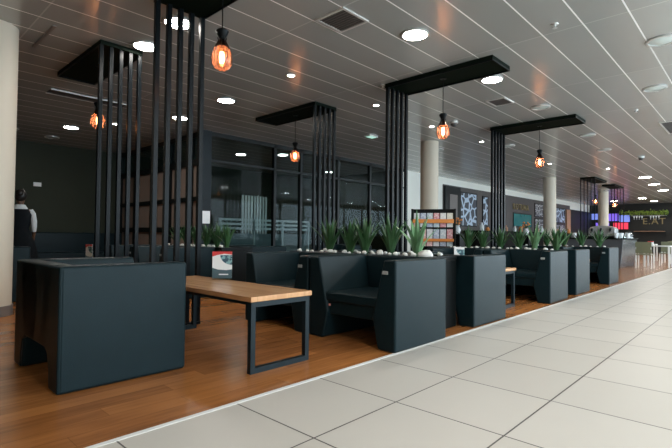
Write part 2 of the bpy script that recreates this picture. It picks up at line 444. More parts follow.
# dome cameras, sprinklers
def dome(x, y, label, r=.09):
    t = empty('dome_camera', (x, y, Z)); tag(t, label, 'security camera', 'dome cameras')
    q = MB(); q.lathe([(0, 0), (r, 0), (r, -.03), (r*.8, -.04)], n=24); q.build('mount', M['white_trim'], t, smooth=True)
    q = MB(); q.lathe([(r*.8, -.04), (r*.72, -.075), (r*.4, -.10), (0, -.11)], n=24); q.build('dome', M['vent_dark'], t, smooth=True)
dome(-4.934, 8.989, 'black dome camera on the ceiling right of the second hanging lamp')
dome(-2.76, 16.611, 'black dome camera far off at the right, above the bar')
def sprink(x, y, label):
    t = empty('ceiling_sprinkler', (x, y, Z)); tag(t, label, 'sprinkler', 'ceiling sprinklers')
    q = MB(); q.lathe([(0, 0), (.04, 0), (.035, -.012), (0, -.012)], n=16); q.build('plate', M['white_trim'], t, smooth=True)
    q = MB(); q.lathe([(.012, -.012), (.012, -.04), (.028, -.05), (0, -.055)], n=12); q.build('head', M['white_trim'], t, smooth=True)
sprink(-1.772, 5.601, 'white sprinkler head near the top right of the picture')
sprink(-1.812, 10.442, 'small sprinkler head at the right below the glassy light')
sprink(-4.6, 6.0, 'sprinkler head above the second frame of bars')
t = empty('ceiling_emergency_light', (-7.192, 8.911, Z)); tag(t, 'slim pale green emergency light on the ceiling left of the long canopy', 'emergency light')
q = MB(); q.box(-.1, -.16, -.03, .1, .16, 0); q.build('housing', M['white_trim'], t, bevel=.006)
q = MB(); q.box(-.07, -.13, -.034, .07, .13, -.03); q.build('lens', emi('lit_green_lens', (.5, .9, .75), .8), t)

# ------------------------------------------------------------------ slatted frames with canopies and lamps
GP = 'black frames of upright bars with a canopy'
def portal(x, y0, y1, length, sgn, label, n=5, rz=0, base=True, zt=CZ, sw=.05):
    """bars along y at x; canopy runs to x + sgn*length"""
    t = empty('bar_screen_divider', (x, (y0+y1)/2, 0), rz); tag(t, label, 'slatted frame', GP)
    h = (y1-y0)/2
    q = MB(); a, c = sorted((-sgn*.04, sgn*length)); q.box(a, -h, zt-.055, c, h, zt); cn = q.build('canopy', M['slab'], t, bevel=.004, seg=1)
    q = MB(); w = .012
    q.box(a, -h, zt-.075, c, -h+w, zt-.055); q.box(a, h-w, zt-.075, c, h, zt-.055)
    q.box(a if sgn < 0 else c-w, -h+w, zt-.075, a+w if sgn < 0 else c, h-w, zt-.055)
    q.build('canopy_lip', M['black_metal'], cn)
    for k in range(n):
        yy = -h+sw/2 + k*(2*h-sw)/(n-1)
        q = MB(); q.box(-sw/2, yy-sw/2, .03, sw/2, yy+sw/2, zt-.055); q.build('bar', M['black_metal'], t, bevel=.004, seg=2)
    q = MB(); q.box(-.03, -h, 0, .03, h, .03); q.build('base_rail', M['black_metal'], t)
    return t
portal(-4.62, 2.13, 2.70, 1.92, 1, 'tallest nearest black frame of five bars behind the front armchair')
portal(-6.27, 2.16, 2.71, 1.74, -1, 'black frame of five bars at far left with its canopy reaching leftwards')
portal(-4.50, 5.98, 6.56, 1.80, 1, 'black frame of five bars with the long middle canopy, left of the second column')
portal(-6.14, 5.90, 6.48, 1.80, -1, 'black frame of bars left of centre with canopy reaching leftwards over the dark glass')
portal(-4.52, 9.97, 10.66, 1.76, 1, 'black frame of bars with the third long canopy, right of the magazine rack')
portal(-5.32, 20.8, 21.35, 1.9, 1, 'small far black frame with thin bars at the bar, the left one', sw=.03)
o = [q for q in col.objects if q.name.startswith('bar_screen_divider')][-1]
o.rotation_euler = (0, 0, PI/2); o.location = (-5.32, 20.8, 0)
portal(-5.32, 25.7, 26.25, 1.8, 1, 'small far black frame with thin bars at the bar, the right one', sw=.03)
o = [q for q in col.objects if q.name.startswith('bar_screen_divider')][-1]
o.rotation_euler = (0, 0, -PI/2); o.location = (-5.32, 26.0, 0)

def pendant(drop):
    t = empty('pendant_lamp'); tag(t, 'x', 'pendant lamp')      # origin at lamp bottom
    top = .83
    q = MB(); q.tube([(0, 0, .40), (0, 0, drop-.005)], .006, 6); q.build('cord', M['black_metal'], t)
    q = MB(); q.lathe([(0, .395), (.05, .40), (.062, .385), (.05, .35), (.025, .31), (.03, .28), (.045, .26), (.045, .20), (.0, .20)], n=20)
    q.build('cap', M['black_metal'], t, smooth=True)
    prof = [(.032, .30), (.05, .26), (.078, .21), (.096, .15), (.1, .11), (.09, .06), (.065, .022), (.03, .004), (0, 0)]
    q = MB(); q.lathe(prof, n=28); gs = q.build('glass_shade', M['amber'], t, smooth=True)
    q = MB()
    for k in range(10):
        a = 2*PI*k/10; q.tube([(1.03*r*math.cos(a), 1.03*r*math.sin(a), z) for r, z in [(.045, .32)]+prof[:6]], .0035, 5)
    q.build('wire_cage', M['black_metal'], gs)
    q = MB(); q.lathe([(0, .19), (.018, .18), (.024, .13), (.018, .08), (0, .07)], n=12); q.build('bulb', M['fil'], t, smooth=True)
    q = MB(); q.lathe([(0, drop), (.05, drop), (.05, drop-.008), (0, drop-.008)], n=20); q.build('ceiling_plate', M['black_metal'], t, smooth=True)
    return t
for x, y, d, l in [(-3.82, 2.43, 0.865, 'nearest amber glass pendant lamp hanging from the nearest canopy'),
 (-7.09, 2.45, 0.94, 'amber pendant lamp at far left seen behind the bars'),
 (-6.99, 6.2, 0.96, 'amber pendant lamp in front of the dark glass under the left of centre canopy'),
 (-3.618, 6.25, 0.95, 'amber pendant lamp hanging from the long middle canopy'),
 (-3.584, 10.31, 0.93, 'amber pendant lamp hanging from the third long canopy'),
 (-5.3, 21.9, 1.0, 'tiny far orange pendant lamp under the left small frame'),
 (-5.2, 24.9, 1.0, 'tiny far orange pendant lamp under the right small frame')]:
    o = pendant(d); o.location = (x, y, CZ-.056-d); tag(o, l, 'pendant lamp', 'amber pendant lamps')
# ------------------------------------------------------------------ armchairs
def armchair():
    t = empty('armchair'); tag(t, 'x', 'armchair')
    W, D, H = .53, .425, .79
    for s in (-1, 1):
        q = MB()
        pts = [(W, .0), (W, H), (W-.13, H), (W-.215, .45), (W-.26, .26), (W-.25, .24), (W-.2, .02), (W-.19, 0)]
        q.prism([(s*x, z) for x, z in pts], -D, D-.006, 'y'); arm = q.build('arm', M['leather'], t, bevel=.022, seg=3)
    q = MB(); q.prism([(D, .25), (D, H), (D-.13, H), (D-.20, .25)], -(W-.14), W-.14, 'x')
    # back wedge keeps clear of slanted arms by following them
    for v in q.bm.verts:
        if v.co.z < .5: v.co.x *= .68
        else: v.co.x *= 1.02
    q.build('backrest', M['leather'], t, bevel=.018, seg=3)
    q = MB()
    a = W-.003
    q.prism([(-a, .004), (-a, H-.003), (a, H-.003), (a, .004), (a-.178, .004), (a-.19, .12), (a-.225, .215), (a-.29, .25), (-a+.29, .25), (-a+.225, .215), (-a+.19, .12), (-a+.178, .004)], D-.03, D, 'y')
    q.build('back_panel', M['leather'], t, bevel=.012, seg=2, smooth=False)
    q = MB(); q.box(-.325, -D+.035, .24, .325, D-.16, .37); sb = q.build('seat_base', M['leather'], t, bevel=.012, seg=2)
    q = MB(); q.box(-.315, -D+.012, .36, .315, D-.18, .452); q.build('seat', M['leather'], t, bevel=.02, seg=3)
    q = MB(); q.box(W-.14, -D-.006, H-.125, W-.08, -D+.004, H-.095); q.build('tag', M['label'], arm)
    q = MB(); q.box(-.285, -D+.028, .315, -.265, -D+.036, .335); q.build('stud', M['redtag'], sb)
    return t
AC = armchair()
AG = 'boxy black leather armchairs'
chairs = [(-3.685, 1.315, PI, 'nearest boxy black armchair at left, its plain side facing the tiles'),
 (-2.82, 3.61, 0, 'large black armchair in the middle with its seat open towards the wooden table'),
 (-3.91, 3.61, 0, 'black armchair behind the right end of the wooden table'),
 (-2.86, 5.13, PI, 'black armchair second along the tiled walkway, its back towards the planter of the middle one'),
 (-3.95, 5.13, PI, 'black armchair hidden behind the second block along the walkway'),
 (-2.88, 7.63, 0, 'black armchair third along the tiled walkway with its seat opening visible'),
 (-3.97, 7.63, 0, 'black armchair inside the third seating group, beside the one on the walkway'),
 (-2.92, 9.06, PI, 'black armchair fourth along the tiled walkway with a small tag'),
 (-4.00, 9.06, PI, 'black armchair behind the fourth one along the walkway'),
 (-2.96, 11.56, 0, 'farthest black armchair along the walkway, in front of the bar counter'),
 (-4.04, 11.56, 0, 'black armchair beside the farthest one on the walkway'),
 (-6.98, 1.98-1.0+.93, PI, None),
 (-6.98, 3.61, 0, 'black armchair behind the left bars, at the far table'),
 (-8.07, 3.61, 0, 'black armchair at the far table, second behind the left bars'),
 (-6.98, 5.13, PI, 'black armchair in front of the dark glass, beside the left planter'),
 (-8.07, 5.13, PI, 'black armchair in front of the dark glass, behind the left planter plants'),
 (-6.98, 7.63, 0, 'black armchair beyond the middle plants, on the far side of the aisle')]
for x, y, rz, l in chairs:
    if l: place(AC, (x, y, 0), rz, l, AG)
place(AC, (-8.35, 1.40, 0), PI, 'dark armchair by the left column, in front of the standing person', AG)
t = empty('wall_bench', (-14.35, 2.9, 0)); tag(t, 'long low black bench along the dark left wall', 'bench')
q = MB(); q.box(-.35, -3, 0, .4, 2.9, .45); q.build('seat', M['leather'], t, bevel=.03)
q = MB(); q.box(-.42, -3, .40, -.2, 2.9, 1.0); q.build('backrest', M['leather'], t, bevel=.03)

# ------------------------------------------------------------------ tables
def table():
    t = empty('wooden_table'); tag(t, 'x', 'table')
    q = MB(); q.box(-.9, -.30, .515, .9, .30, .553); q.build('tabletop', M['tabletop'], t, bevel=.004, seg=2)
    for s in (-1, 1):
        q = MB(); x = s*.865; w = .02
        q.box(x-w, -.285, 0, x+w, -.245, .515); q.box(x-w, .245, 0, x+w, .285, .515)
        q.box(x-w, -.245, 0, x+w, .245, .04); q.box(x-w, -.245, .475, x+w, .245, .515)
        q.build('leg_frame', M['steel_dark'], t)
    q = MB(); q.box(-.845, -.265, .485, .845, -.235, .515); q.build('side_rail', M['steel_dark'], t)
    q = MB(); q.box(-.845, .235, .485, .845, .265, .515); q.build('side_rail', M['steel_dark'], t)
    return t
TB = table()
for x, y, l in [(-3.565, 2.265, 'low table with striped wooden top and black steel frame legs beside the nearest armchair'),
 (-3.55, 6.37, 'low wooden table hidden between the second and third armchairs on the walkway'),
 (-3.57, 10.3, 'low wooden table between the fourth and farthest armchairs on the walkway'),
 (-7.2, 2.5, 'low wooden table at far left below the frame of bars'),
 (-7.2, 6.37, 'low wooden table by the dark glass beyond the left planter')]:
    place(TB, (x, y, 0), 0, l, 'low wooden tables')

def brochure(w=.19, h=.275, red=True):
    t = empty('menu_card_stand'); tag(t, 'x', 'menu card')
    W = w/2
    q = MB(); q.box(-W-.004, -.03, 0, W+.004, .03, .006); q.box(-W-.004, -.004, .006, W+.004, .004, h+.006); q.build('acrylic_stand', m_acr, t)
    y = -.0055
    q = MB(); q.box(-W, y, .012, W, -.0045, h); card = q.build('card', M['paper'], t)
    y -= .001
    def fp(pts, m, nm): 
        z = MB(); z.prism(pts, y-.0008, y+.0006, 'y'); z.build(nm, m, card)
    if red: fp([(-W, h), (W, h), (W, h-.03), (.02, h-.022), (-.05, h-.035), (-W, h-.05)], M['red'], 'red_band')
    arc = [(W, h-.035)]+[(W-.115*math.cos(a*PI/2/8)*1.0, h-.035-.095*math.sin(a*PI/2/8)) for a in range(9)]
    fp(arc, M['photo'], 'picture')
    fp([(-W, .012), (W, .012), (W, .10), (.04, .092), (-.04, .098), (-W, .115)], M['slate'], 'slate_band')
    y -= .001
    fp([(-.03, .045), (.06, .045), (.06, .056), (-.03, .056)], M['paper'], 'white_bar')
    return t
m_acr = m_glass('clear_acrylic', (.95, .97, .97), .05)
BC = brochure()
place(BC, (-3.91, 2.53, .553), R(50), 'printed menu card with a red top band standing on the near wooden table', 'menu cards')
place(BC, (-7.32, 2.45, .553), R(8), 'small red topped menu card seen edge on above the nearest armchair', 'menu cards')
BC2 = brochure(.15, .29, False)
place(BC2, (-3.33, 6.24, .553), R(30), 'small pale menu card rising behind the second armchair on the walkway', 'menu cards')

# ------------------------------------------------------------------ planters, plants and stones
def planter(x0, x1, y0, y1, label):
    t = empty('planter_box', ((x0+x1)/2, (y0+y1)/2, 0)); tag(t, label, 'planter', 'long black planters')
    hx, hy = (x1-x0)/2, (y1-y0)/2
    q = MB(); q.box(-hx, -hy, 0, hx, hy, .74); bx = q.build('box', M['planter'], t, bevel=.01, seg=2)
    q = MB(); q.box(-hx+.052, -hy+.052, .741, hx-.052, hy-.052, .775); q.build('soil', M['vent_dark'], bx)
    q = MB()
    q.box(-hx, -hy, .741, hx, -hy+.05, .785); q.box(-hx, hy-.05, .741, hx, hy, .785)
    q.box(-hx, -hy+.05, .741, -hx+.05, hy-.05, .785); q.box(hx-.05, -hy+.05, .741, hx, hy-.05, .785)
    q.build('rim', M['planter'], bx)
    return t
def plant(seed, n, h, spread, pale=False):
    rnd = random.Random(seed)
    t = empty('aloe_plant'); tag(t, 'x', 'plant')
    q = MB(); bm = q.bm
    for k in range(n):
        a = 2*PI*(k*.381966) + rnd.uniform(-.25, .25); f = (k+.5)/n
        lean = spread*(.12+.9*f)*rnd.uniform(.75, 1.15); hh = h*rnd.uniform(.78, 1.0)*(1-.18*f)
        d = Vector((math.cos(a), math.sin(a), 0)); p = Vector((-math.sin(a), math.cos(a), 0))
        prev = None; S_ = 7; w0 = rnd.uniform(.026, .036)
        for i in range(S_+1):
            u = i/S_
            c = d*(.02+lean*(.35*u+.65*u*u)) + Vector((0, 0, hh*u*(1-.12*u*f)))
            w = w0*(1.0+.25*math.sin(PI*u))*(1-u**2.2)+.0006; th = w*.30
            nrm = (d*1.0 - Vector((0, 0, .5*u))).normalized()
            ring = [bm.verts.new(c-p*w - nrm*th*.6), bm.verts.new(c - nrm*th*-.3), bm.verts.new(c+p*w - nrm*th*.6), bm.verts.new(c + nrm*th*1.1)]
            if prev:
                for j in range(4): bm.faces.new((prev[j], prev[(j+1) % 4], ring[(j+1) % 4], ring[j])).material_index = k % 2
            else: bm.faces.new(ring[::-1])
            prev = ring
        bm.faces.new(prev)
    q.build('foliage', [M['leaf2'], M['leaf2']] if pale else [M['leaf'], M['leaf']], t, smooth=True)
    return t
P1_ = plant(3, 15, .56, .29); P2_ = plant(11, 9, .52, .36, True); P3_ = plant(5, 16, .54, .27)
def stone():
    q = MB(); bmesh.ops.create_icosphere(q.bm, subdivisions=2, radius=.05)
    for v in q.bm.verts:
        v.co.x *= 1.25; v.co.z *= .75; v.co *= 1+.12*math.sin(v.co.x*70+v.co.y*50)
    o = q.build('pebble', M['stone'], smooth=True); tag(o, 'x', 'pebble'); return o
ST = stone()
names1 = ['leftmost', 'second', 'middle', 'fourth', 'rightmost pale']
planter(-4.66, -2.52, 4.06, 4.66, 'long black planter behind the middle armchair')
for i, x in enumerate([-4.198, -3.845, -3.599, -3.204, -2.84]):
    place([P1_, P3_, P1_, P3_, P2_][i], (x, 4.36, .775), i*1.3, 'spiky green aloe behind the middle armchair, %s of the five' % names1[i], 'aloes in the middle planter',
          scale=(1, 1, [.93, .9, .95, 1, 1.05][i]))
planter(-4.66, -2.52, 8.09, 8.58, 'long black planter behind the third armchair on the walkway')
for i, x in enumerate([-4.25, -3.95, -3.6, -3.25, -2.98, -2.62]):
    place([P1_, P3_, P1_, P3_, P2_, P1_][i], (x, 8.33, .775), i*1.7+.5, 'spiky aloe in the planter right of the magazine rack, %s from the left' % ['first', 'second', 'third', 'fourth', 'pale large fifth', 'last'][i], 'aloes in the second planter',
          scale=(1, 1, [.85, .8, .85, .85, 1.1, .85][i]))
planter(-4.70, -2.6, 12.02, 12.55, 'long black planter nearest the bar counter')
for i, x in enumerate([-4.1, -3.68, -3.28, -2.9]):
    place([P3_, P1_][i % 2], (x, 12.3, .775), i*2.1, 'small far aloe in the planter by the bar, %s from the left' % ['first', 'second', 'third', 'fourth'][i], 'aloes by the bar')
planter(-8.5, -6.3, 4.06, 4.66, 'long black planter at left between the bars and the dark glass')
for i, x in enumerate([-8.3, -7.95, -7.6, -7.25, -6.9, -6.6]):
    place([P3_, P1_, P3_, P1_, P1_, P3_][i], (x, 4.36, .775), i*1.1, 'small dark aloe in the left planter behind the bars, %s from the left' % ['first', 'second', 'third', 'fourth', 'fifth', 'sixth'][i], 'aloes in the left planter', scale=(.9, .9, .85))
def stones(x0, x1, y0, y1, n, where, zs=.80):
    for k in range(n):
        x = x0+(x1-x0)*(k+.5)/n+random.uniform(-.03, .03); y = random.uniform(y0, y1); s = random.uniform(.38, .66)
        place(ST, (x, y, .775+.036*s), random.uniform(0, 3), 'white pebble among the aloes %s' % where, 'white pebbles %s' % where, scale=(s, s, s*1.1))
stones(-4.6, -2.62, 4.13, 4.25, 18, 'behind the middle armchair'); stones(-4.6, -2.62, 4.45, 4.6, 12, 'behind the middle armchair')
stones(-4.6, -2.62, 8.16, 8.25, 18, 'right of the magazine rack'); stones(-4.6, -2.68, 12.1, 12.2, 14, 'by the bar')
stones(-8.4, -6.4, 4.13, 4.2, 16, 'in the left planter')
q = MB(); bmesh.ops.create_icosphere(q.bm, subdivisions=2, radius=.085)
for v in q.bm.verts: v.co.z *= .7; v.co *= 1+.1*math.sin(v.co.x*40+v.co.y*60)
o = q.build('white_rock', M['stone'], smooth=True); o.location = (-2.66, 4.25, .795); tag(o, 'largest white rock at the foot of the rightmost aloe', 'rock')
# small notice on the corner post
q = MB(); q.box(-9.765, 5.75, 1.25, -9.76, 5.95, 1.55); o = q.build('wall_notice', M['paper']); tag(o, 'small white paper notice on the corner post of the dark glass', 'notice')

# ------------------------------------------------------------------ magazine rack
RZ = math.atan2(8.8, -5.35) - PI/2      # local -y looks to the walkway corner
t = empty('magazine_rack', (-5.35, 8.85, 0), R(28)); tag(t, 'black magazine rack with orange shelf edges behind the aloes', 'magazine rack')
MW, MH = .46, 1.60
q = MB(); q.box(-MW, .02, 0, MW, .06, MH); q.build('back_panel', M['frame'], t)
for s in (-1, 1):
    q = MB(); q.prism([(-.30, 0), (.06, 0), (.06, MH), (-.10, MH)], s*MW-.02, s*MW+.02, 'x'); q.build('side_panel', M['frame'], t)
shelves = [(1.30, .20, .085), (1.185, .10, 0), (.90, .25, .06), (.77, .10, 0)]
for z, hh, eg in shelves:
    yy = -.28+.18*z/MH
    q = MB(); q.box(-MW+.02, yy, z-.012, MW-.02, .02, z+.012); sh = q.build('shelf', M['frame'], t)
    if eg:
        q = MB(); q.box(-MW+.02, yy-.012, z-.012, MW-.02, yy, z+eg-.012); q.build('shelf_edge', M['orange'], sh)
mags = []
cols = [(.6, .62, .65), (.6, .25, .28), (.65, .5, .4), (.35, .42, .55), (.7, .7, .68), (.65, .4, .4), (.45, .55, .6), (.75, .72, .6)]
mm = [m_pattern('magazine_cover_%s' % n, c, tuple(min(1, .55*x+.4) for x in c), 26, .52, 'noise') for n, c in zip('abcdefgh', cols)]
ords = ['first', 'second', 'third', 'fourth', 'fifth', 'sixth', 'seventh']; rows = ['top', 'second', 'third', 'lowest']
Rm = Matrix.Rotation(R(28), 4, 'Z')
for r_, (z, hh, eg) in enumerate(shelves):
    for k in range(6):
        q = MB(); q.box(-.062, -.004, 0, .062, .004, hh)
        bmesh.ops.rotate(q.bm, verts=q.bm.verts, cent=(0, 0, 0), matrix=Matrix.Rotation(R(-12), 3, 'X'))
        o = q.build('magazine', mm[(k*3+r_*5) % 8])
        yy = -.28+.18*z/MH+.03
        p = Rm @ Vector((-.36+k*.143, yy, z+.0135)); o.location = (-5.35+p.x, 8.85+p.y, p.z); o.rotation_euler = (0, 0, R(28))
        tag(o, '%s magazine from the left on the %s shelf of the rack' % (ords[k], rows[r_]), 'magazine', 'magazines in the rack')

# ------------------------------------------------------------------ left / far walls: things on them
q = MB(); q.box(0, 3.47, 2.28, .02, 3.66, 2.39); o = q.build('wall_sign', M['paper']); o.location = (-14.8, 0, 0); tag(o, 'small white rectangular sign high on the dark left wall', 'sign')
t = empty('tall_cabinet', (-9.86, 17.1, 0)); tag(t, 'tall black cabinet on the brown wall right of the second column', 'cabinet')
q = MB(); q.box(.01, 0, 0, .10, 1.3, 3.14); q.build('body', M['frame'], t, bevel=.01, seg=1)
q = MB(); q.box(.101, .35, 1.7, .112, 1.0, 2.8); q.build('grey_panel', M['ring'], t)
def picture(y0, y1, z0, z1, m, label, name='wall_poster', fr_=.05):
    t = empty(name, (-9.86, (y0+y1)/2, z0)); tag(t, label, 'picture' if name != 'wall_screen' else 'screen')
    h = (y1-y0)/2; H_ = z1-z0
    q = MB(); q.box(.002, -h, 0, .04, -h+fr_, H_); q.box(.002, h-fr_, 0, .04, h, H_); q.box(.002, -h+fr_, 0, .04, h-fr_, fr_); q.box(.002, -h+fr_, H_-fr_, .04, h-fr_, H_); q.build('frame', M['frame'], t)
    q = MB(); q.box(.003, -h+fr_, fr_, .03, h-fr_, H_-fr_); q.build('print', m, t)
picture(18.5, 20.1, 1.45, 3.0, M['poster'], 'large black and pale blue graphic panel beside the tall black cabinet')
picture(20.7, 21.3, 1.5, 2.95, M['poster'], 'narrow graphic strip on the brown wall right of the large graphic panel')
picture(24.35, 27.0, 1.55, 2.32, M['teal'], 'teal glowing screen below the gold letters on the brown wall', 'wall_screen')
picture(27.5, 28.9, 2.2, 3.0, M['poster2'], 'upper black framed white lace pattern left of the third column')
picture(27.5, 28.9, 1.3, 2.12, M['poster2'], 'lower black framed white lace pattern left of the third column')
picture(31.2, 33.0, 1.95, 2.95, M['poster'], 'upper framed graphic right of the third column')
picture(31.2, 33.0, .85, 1.88, M['poster2'], 'lower framed graphic right of the third column')

t = empty('back_counter', (-9.3, 18.6, 0)); tag(t, 'long black counter running below the graphic panels on the brown wall', 'counter')
q = MB(); q.box(-.35, 0, 0, .35, 14, 1.22); q.build('body', M['frame'], t)
q = MB(); q.box(-.4, -.04, 1.22, .4, 14.04, 1.27); q.build('worktop', M['slab'], t)
_r = random.Random(2); _c = [M['china'], M['orange'], M['chrome'], M['warmwood']]
for k in range(14):
    h_ = _r.uniform(.16, .36); q = MB(); q.lathe([(0, 0), (.09, 0), (.10, h_*.6), (.05, h_*.8), (.055, h_), (0, h_)], n=14)
    o = q.build('storage_jar', _c[k % 4], smooth=True); o.location = (-9.15+_r.uniform(-.1, .1), 19+k*.95, 1.27)
    tag(o, '%s jar on the long black counter, %s' % (['white', 'orange', 'steel', 'brown'][k % 4], ['nearest group of four', 'second group of four', 'third group of four', 'farthest pair'][k//4]), 'jar', 'jars on the long black counter')

def text_mesh(s, size, depth, name, m, parent=None, rot=None, loc=(0, 0, 0), spacing=1.0):
    cu = bpy.data.curves.new('tmp_text', 'FONT'); cu.body = s; cu.size = size; cu.extrude = depth; cu.space_character = spacing; cu.offset = 0
    o = bpy.data.objects.new('tmp_text', cu); col.objects.link(o)
    bpy.context.view_layer.update()
    me = bpy.data.meshes.new_from_object(o.evaluated_get(bpy.context.evaluated_depsgraph_get()))
    bpy.data.objects.remove(o); bpy.data.curves.remove(cu)
    me.name = name; me.materials.clear(); me.materials.append(m)
    r = bpy.data.objects.new(name, me); link(r, parent); r.location = loc
    if rot: r.rotation_euler = rot
    return r
# wall at x=-9.86 is read by someone looking towards -x: text runs along +y
o = text_mesh('KOTUNA', .46, .02, 'gold_lettering', M['gold'], rot=(PI/2, 0, PI/2), loc=(-9.835, 24.3, 2.50), spacing=1.25)
tag(o, 'gold lettering above the teal screen on the brown wall', 'lettering')
o = text_mesh('E.AT', .62, .03, 'gold_wall_lettering', M['gold'], rot=(PI/2, 0, 0), loc=(-6.45, YF-.03, 2.02), spacing=1.15)
tag(o, 'thin gold lettering on the far black wall below the leafy shelf', 'lettering')
# leafy shelf on the far wall
t = empty('leafy_shelf', (-6.3, YF-.3, 2.80)); tag(t, 'long shelf overgrown with bright green leaves high on the far black wall', 'plant shelf')
q = MB(); q.box(-1.4, -.25, -.04, 1.35, .29, 0); q.build('shelf', M['frame'], t)
q = MB(); rr = random.Random(4)
for k in range(900):
    p = Vector((rr.uniform(-1.45, 1.4), rr.uniform(-.35, .2), rr.gauss(.02, .06))); d = Vector((rr.uniform(-1, 1), rr.uniform(-1, .4), rr.uniform(-1, 1))).normalized()*.10
    e = d.orthogonal().normalized()*.035
    q.poly([p, p+d*.5+e, p+d, p+d*.5-e])
o = q.build('leaves', mat('bright_green_leaves', (.25, .36, .05), .5, noise=.5, nscale=5), t); o['kind'] = 'stuff'
q = MB(); q.box(-.9, -.25, -.03, .9, .29, 0); o = q.build('wall_shelf', M['warmwood']); o.location = (-6.0, YF-.3, 1.52); tag(o, 'thin wooden shelf low on the far black wall', 'shelf')
for k in range(8):
    q = MB(); q.lathe([(0, 0), (.05, 0), (.012, .02), (.012, .1), (.05, .16), (.045, .24), (.0, .24)], n=10)
    o = q.build('hanging_glass', M['china'], smooth=True); o.location = (-6.9+k*.16 if k < 4 else -5.9+(k-4)*.16, YF-.35, 2.35)
    q = None; tag(o, 'glass hanging below the leafy shelf, %s from the left' % ['first', 'second', 'third', 'fourth', 'fifth', 'sixth', 'seventh', 'last'][k], 'glass', 'glasses under the leafy shelf')
    if k == 0: pass
q = MB(); q.box(-7.05, YF-.42, 2.60, -5.0, YF-.005, 2.63); o = q.build('glass_rail', M['chrome']); tag(o, 'steel rail under the leafy shelf that holds hanging glasses', 'rail')
# glowing screens behind the bar
def screen(x, y, z, w, h, m, label):
    t = empty('wall_display_screen', (x, YF-.06, z)); tag(t, label, 'screen', 'glowing screens behind the bar')
    q = MB(); q.box(-w/2-.03, 0, -h/2-.03, w/2+.03, .06, h/2+.03); q.build('housing', M['frame'], t)
    q = MB(); q.box(-w/2, -.006, -h/2, w/2, 0, h/2); q.build('screen', m, t)
screen(-10.3+.9, 38.9, 2.62, 1.1, .45, M['scr_b'], 'small blue glowing screen at the left end behind the bar')
screen(-8.55, 38.9, 2.55, 1.2, .55, M['scr_v'], 'violet glowing screen just right of the farthest column')
screen(-7.55, 38.9, 2.45, .65, .5, M['scr_b'], 'blue glowing screen at the right end behind the bar')
screen(-7.8, 38.9, 1.9, .95, .48, M['scr_r'], 'red glowing screen below the blue and violet ones')
screen(-9.0, 38.9, 1.95, .9, .4, M['scr_v'], 'lower violet glowing screen beside the red one')

# ------------------------------------------------------------------ bar counter and what stands on it
t = empty('bar_counter', (-3.4, 17.4, 0)); tag(t, 'dark grey glossy bar counter with flared end beyond the farthest armchair', 'bar counter')
q = MB(); q.prism([(-1.9, 0), (-.08, 0), (.0, .96), (-1.9, .96)], 0, 2.2, 'y'); q.build('front', M['counter'], t, bevel=.01, seg=1)
q = MB(); q.box(-1.95, -.05, .96, .04, 2.25, 1.0); q.build('worktop', M['slab'], t, bevel=.008, seg=1)
t = empty('espresso_machine', (-4.1, 17.9, 1.0)); tag(t, 'chrome espresso machine with domed top on the bar counter', 'espresso machine')
q = MB(); q.prism([(-.4, .05), (.4, .05), (.4, .30), (.34, .37), (.2, .41), (0, .43), (-.2, .41), (-.34, .37), (-.4, .30)], -.2, .3, 'y'); q.build('body', M['chrome'], t, bevel=.01, seg=1)
q = MB(); q.box(-.45, -.32, 0, .45, -.2, .06); q.box(-.45, -.2, 0, .45, .3, .05); q.build('drip_tray', M['frame'], t)
for k in (-1, 0, 1):
    q = MB(); q.tube([(k*.28, -.2, .3), (k*.28, -.28, .3)], .035, 10); q.tube([(k*.28, -.28, .3), (k*.28, -.28, .22)], .03, 10); gh = q.build('group_head', M['frame'], t)
    q = MB(); q.tube([(k*.28, -.3, .2), (k*.28, -.42, .19)], .015, 8); q.build('handle', M['frame'], gh)
def cup():
    q = MB(); q.lathe([(0, 0), (.05, 0), (.075, .12), (.08, .17), (.074, .17), (.068, .12), (.04, .012), (0, .012)], n=16)
    o = q.build('paper_cup', M['china'], smooth=True); tag(o, 'x', 'cup'); return o
CP = cup()
for k, (x, y, z, l) in enumerate([(-3.5, 17.6, 1.0, 'white cup on the bar counter right of the espresso machine'), (-3.36, 17.9, 1.0, 'white cup nearest the end of the bar counter'),
    (-3.62, 17.5, 1.0, 'white cup close to the espresso machine on the counter'), (-4.9, 17.5, 1.0, 'white cup left of the espresso machine'), (-5.0, 17.7, 1.0, 'white cup at the left end of the counter')]):
    place(CP, (x, y, z), 0, l, 'cups on the bar counter')
t = empty('glass_display_dome', (-3.45, 18.5, 1.0)); tag(t, 'clear pastry dome on the bar counter', 'pastry dome')
q = MB(); q.lathe([(0, 0), (.14, 0), (.14, .02), (0, .02)], n=24); q.build('plate', M['china'], t, smooth=True)
q = MB(); q.lathe([(.13, .02), (.13, .14), (.09, .21), (0, .24)], n=24); q.build('cover', m_acr, t, smooth=True)

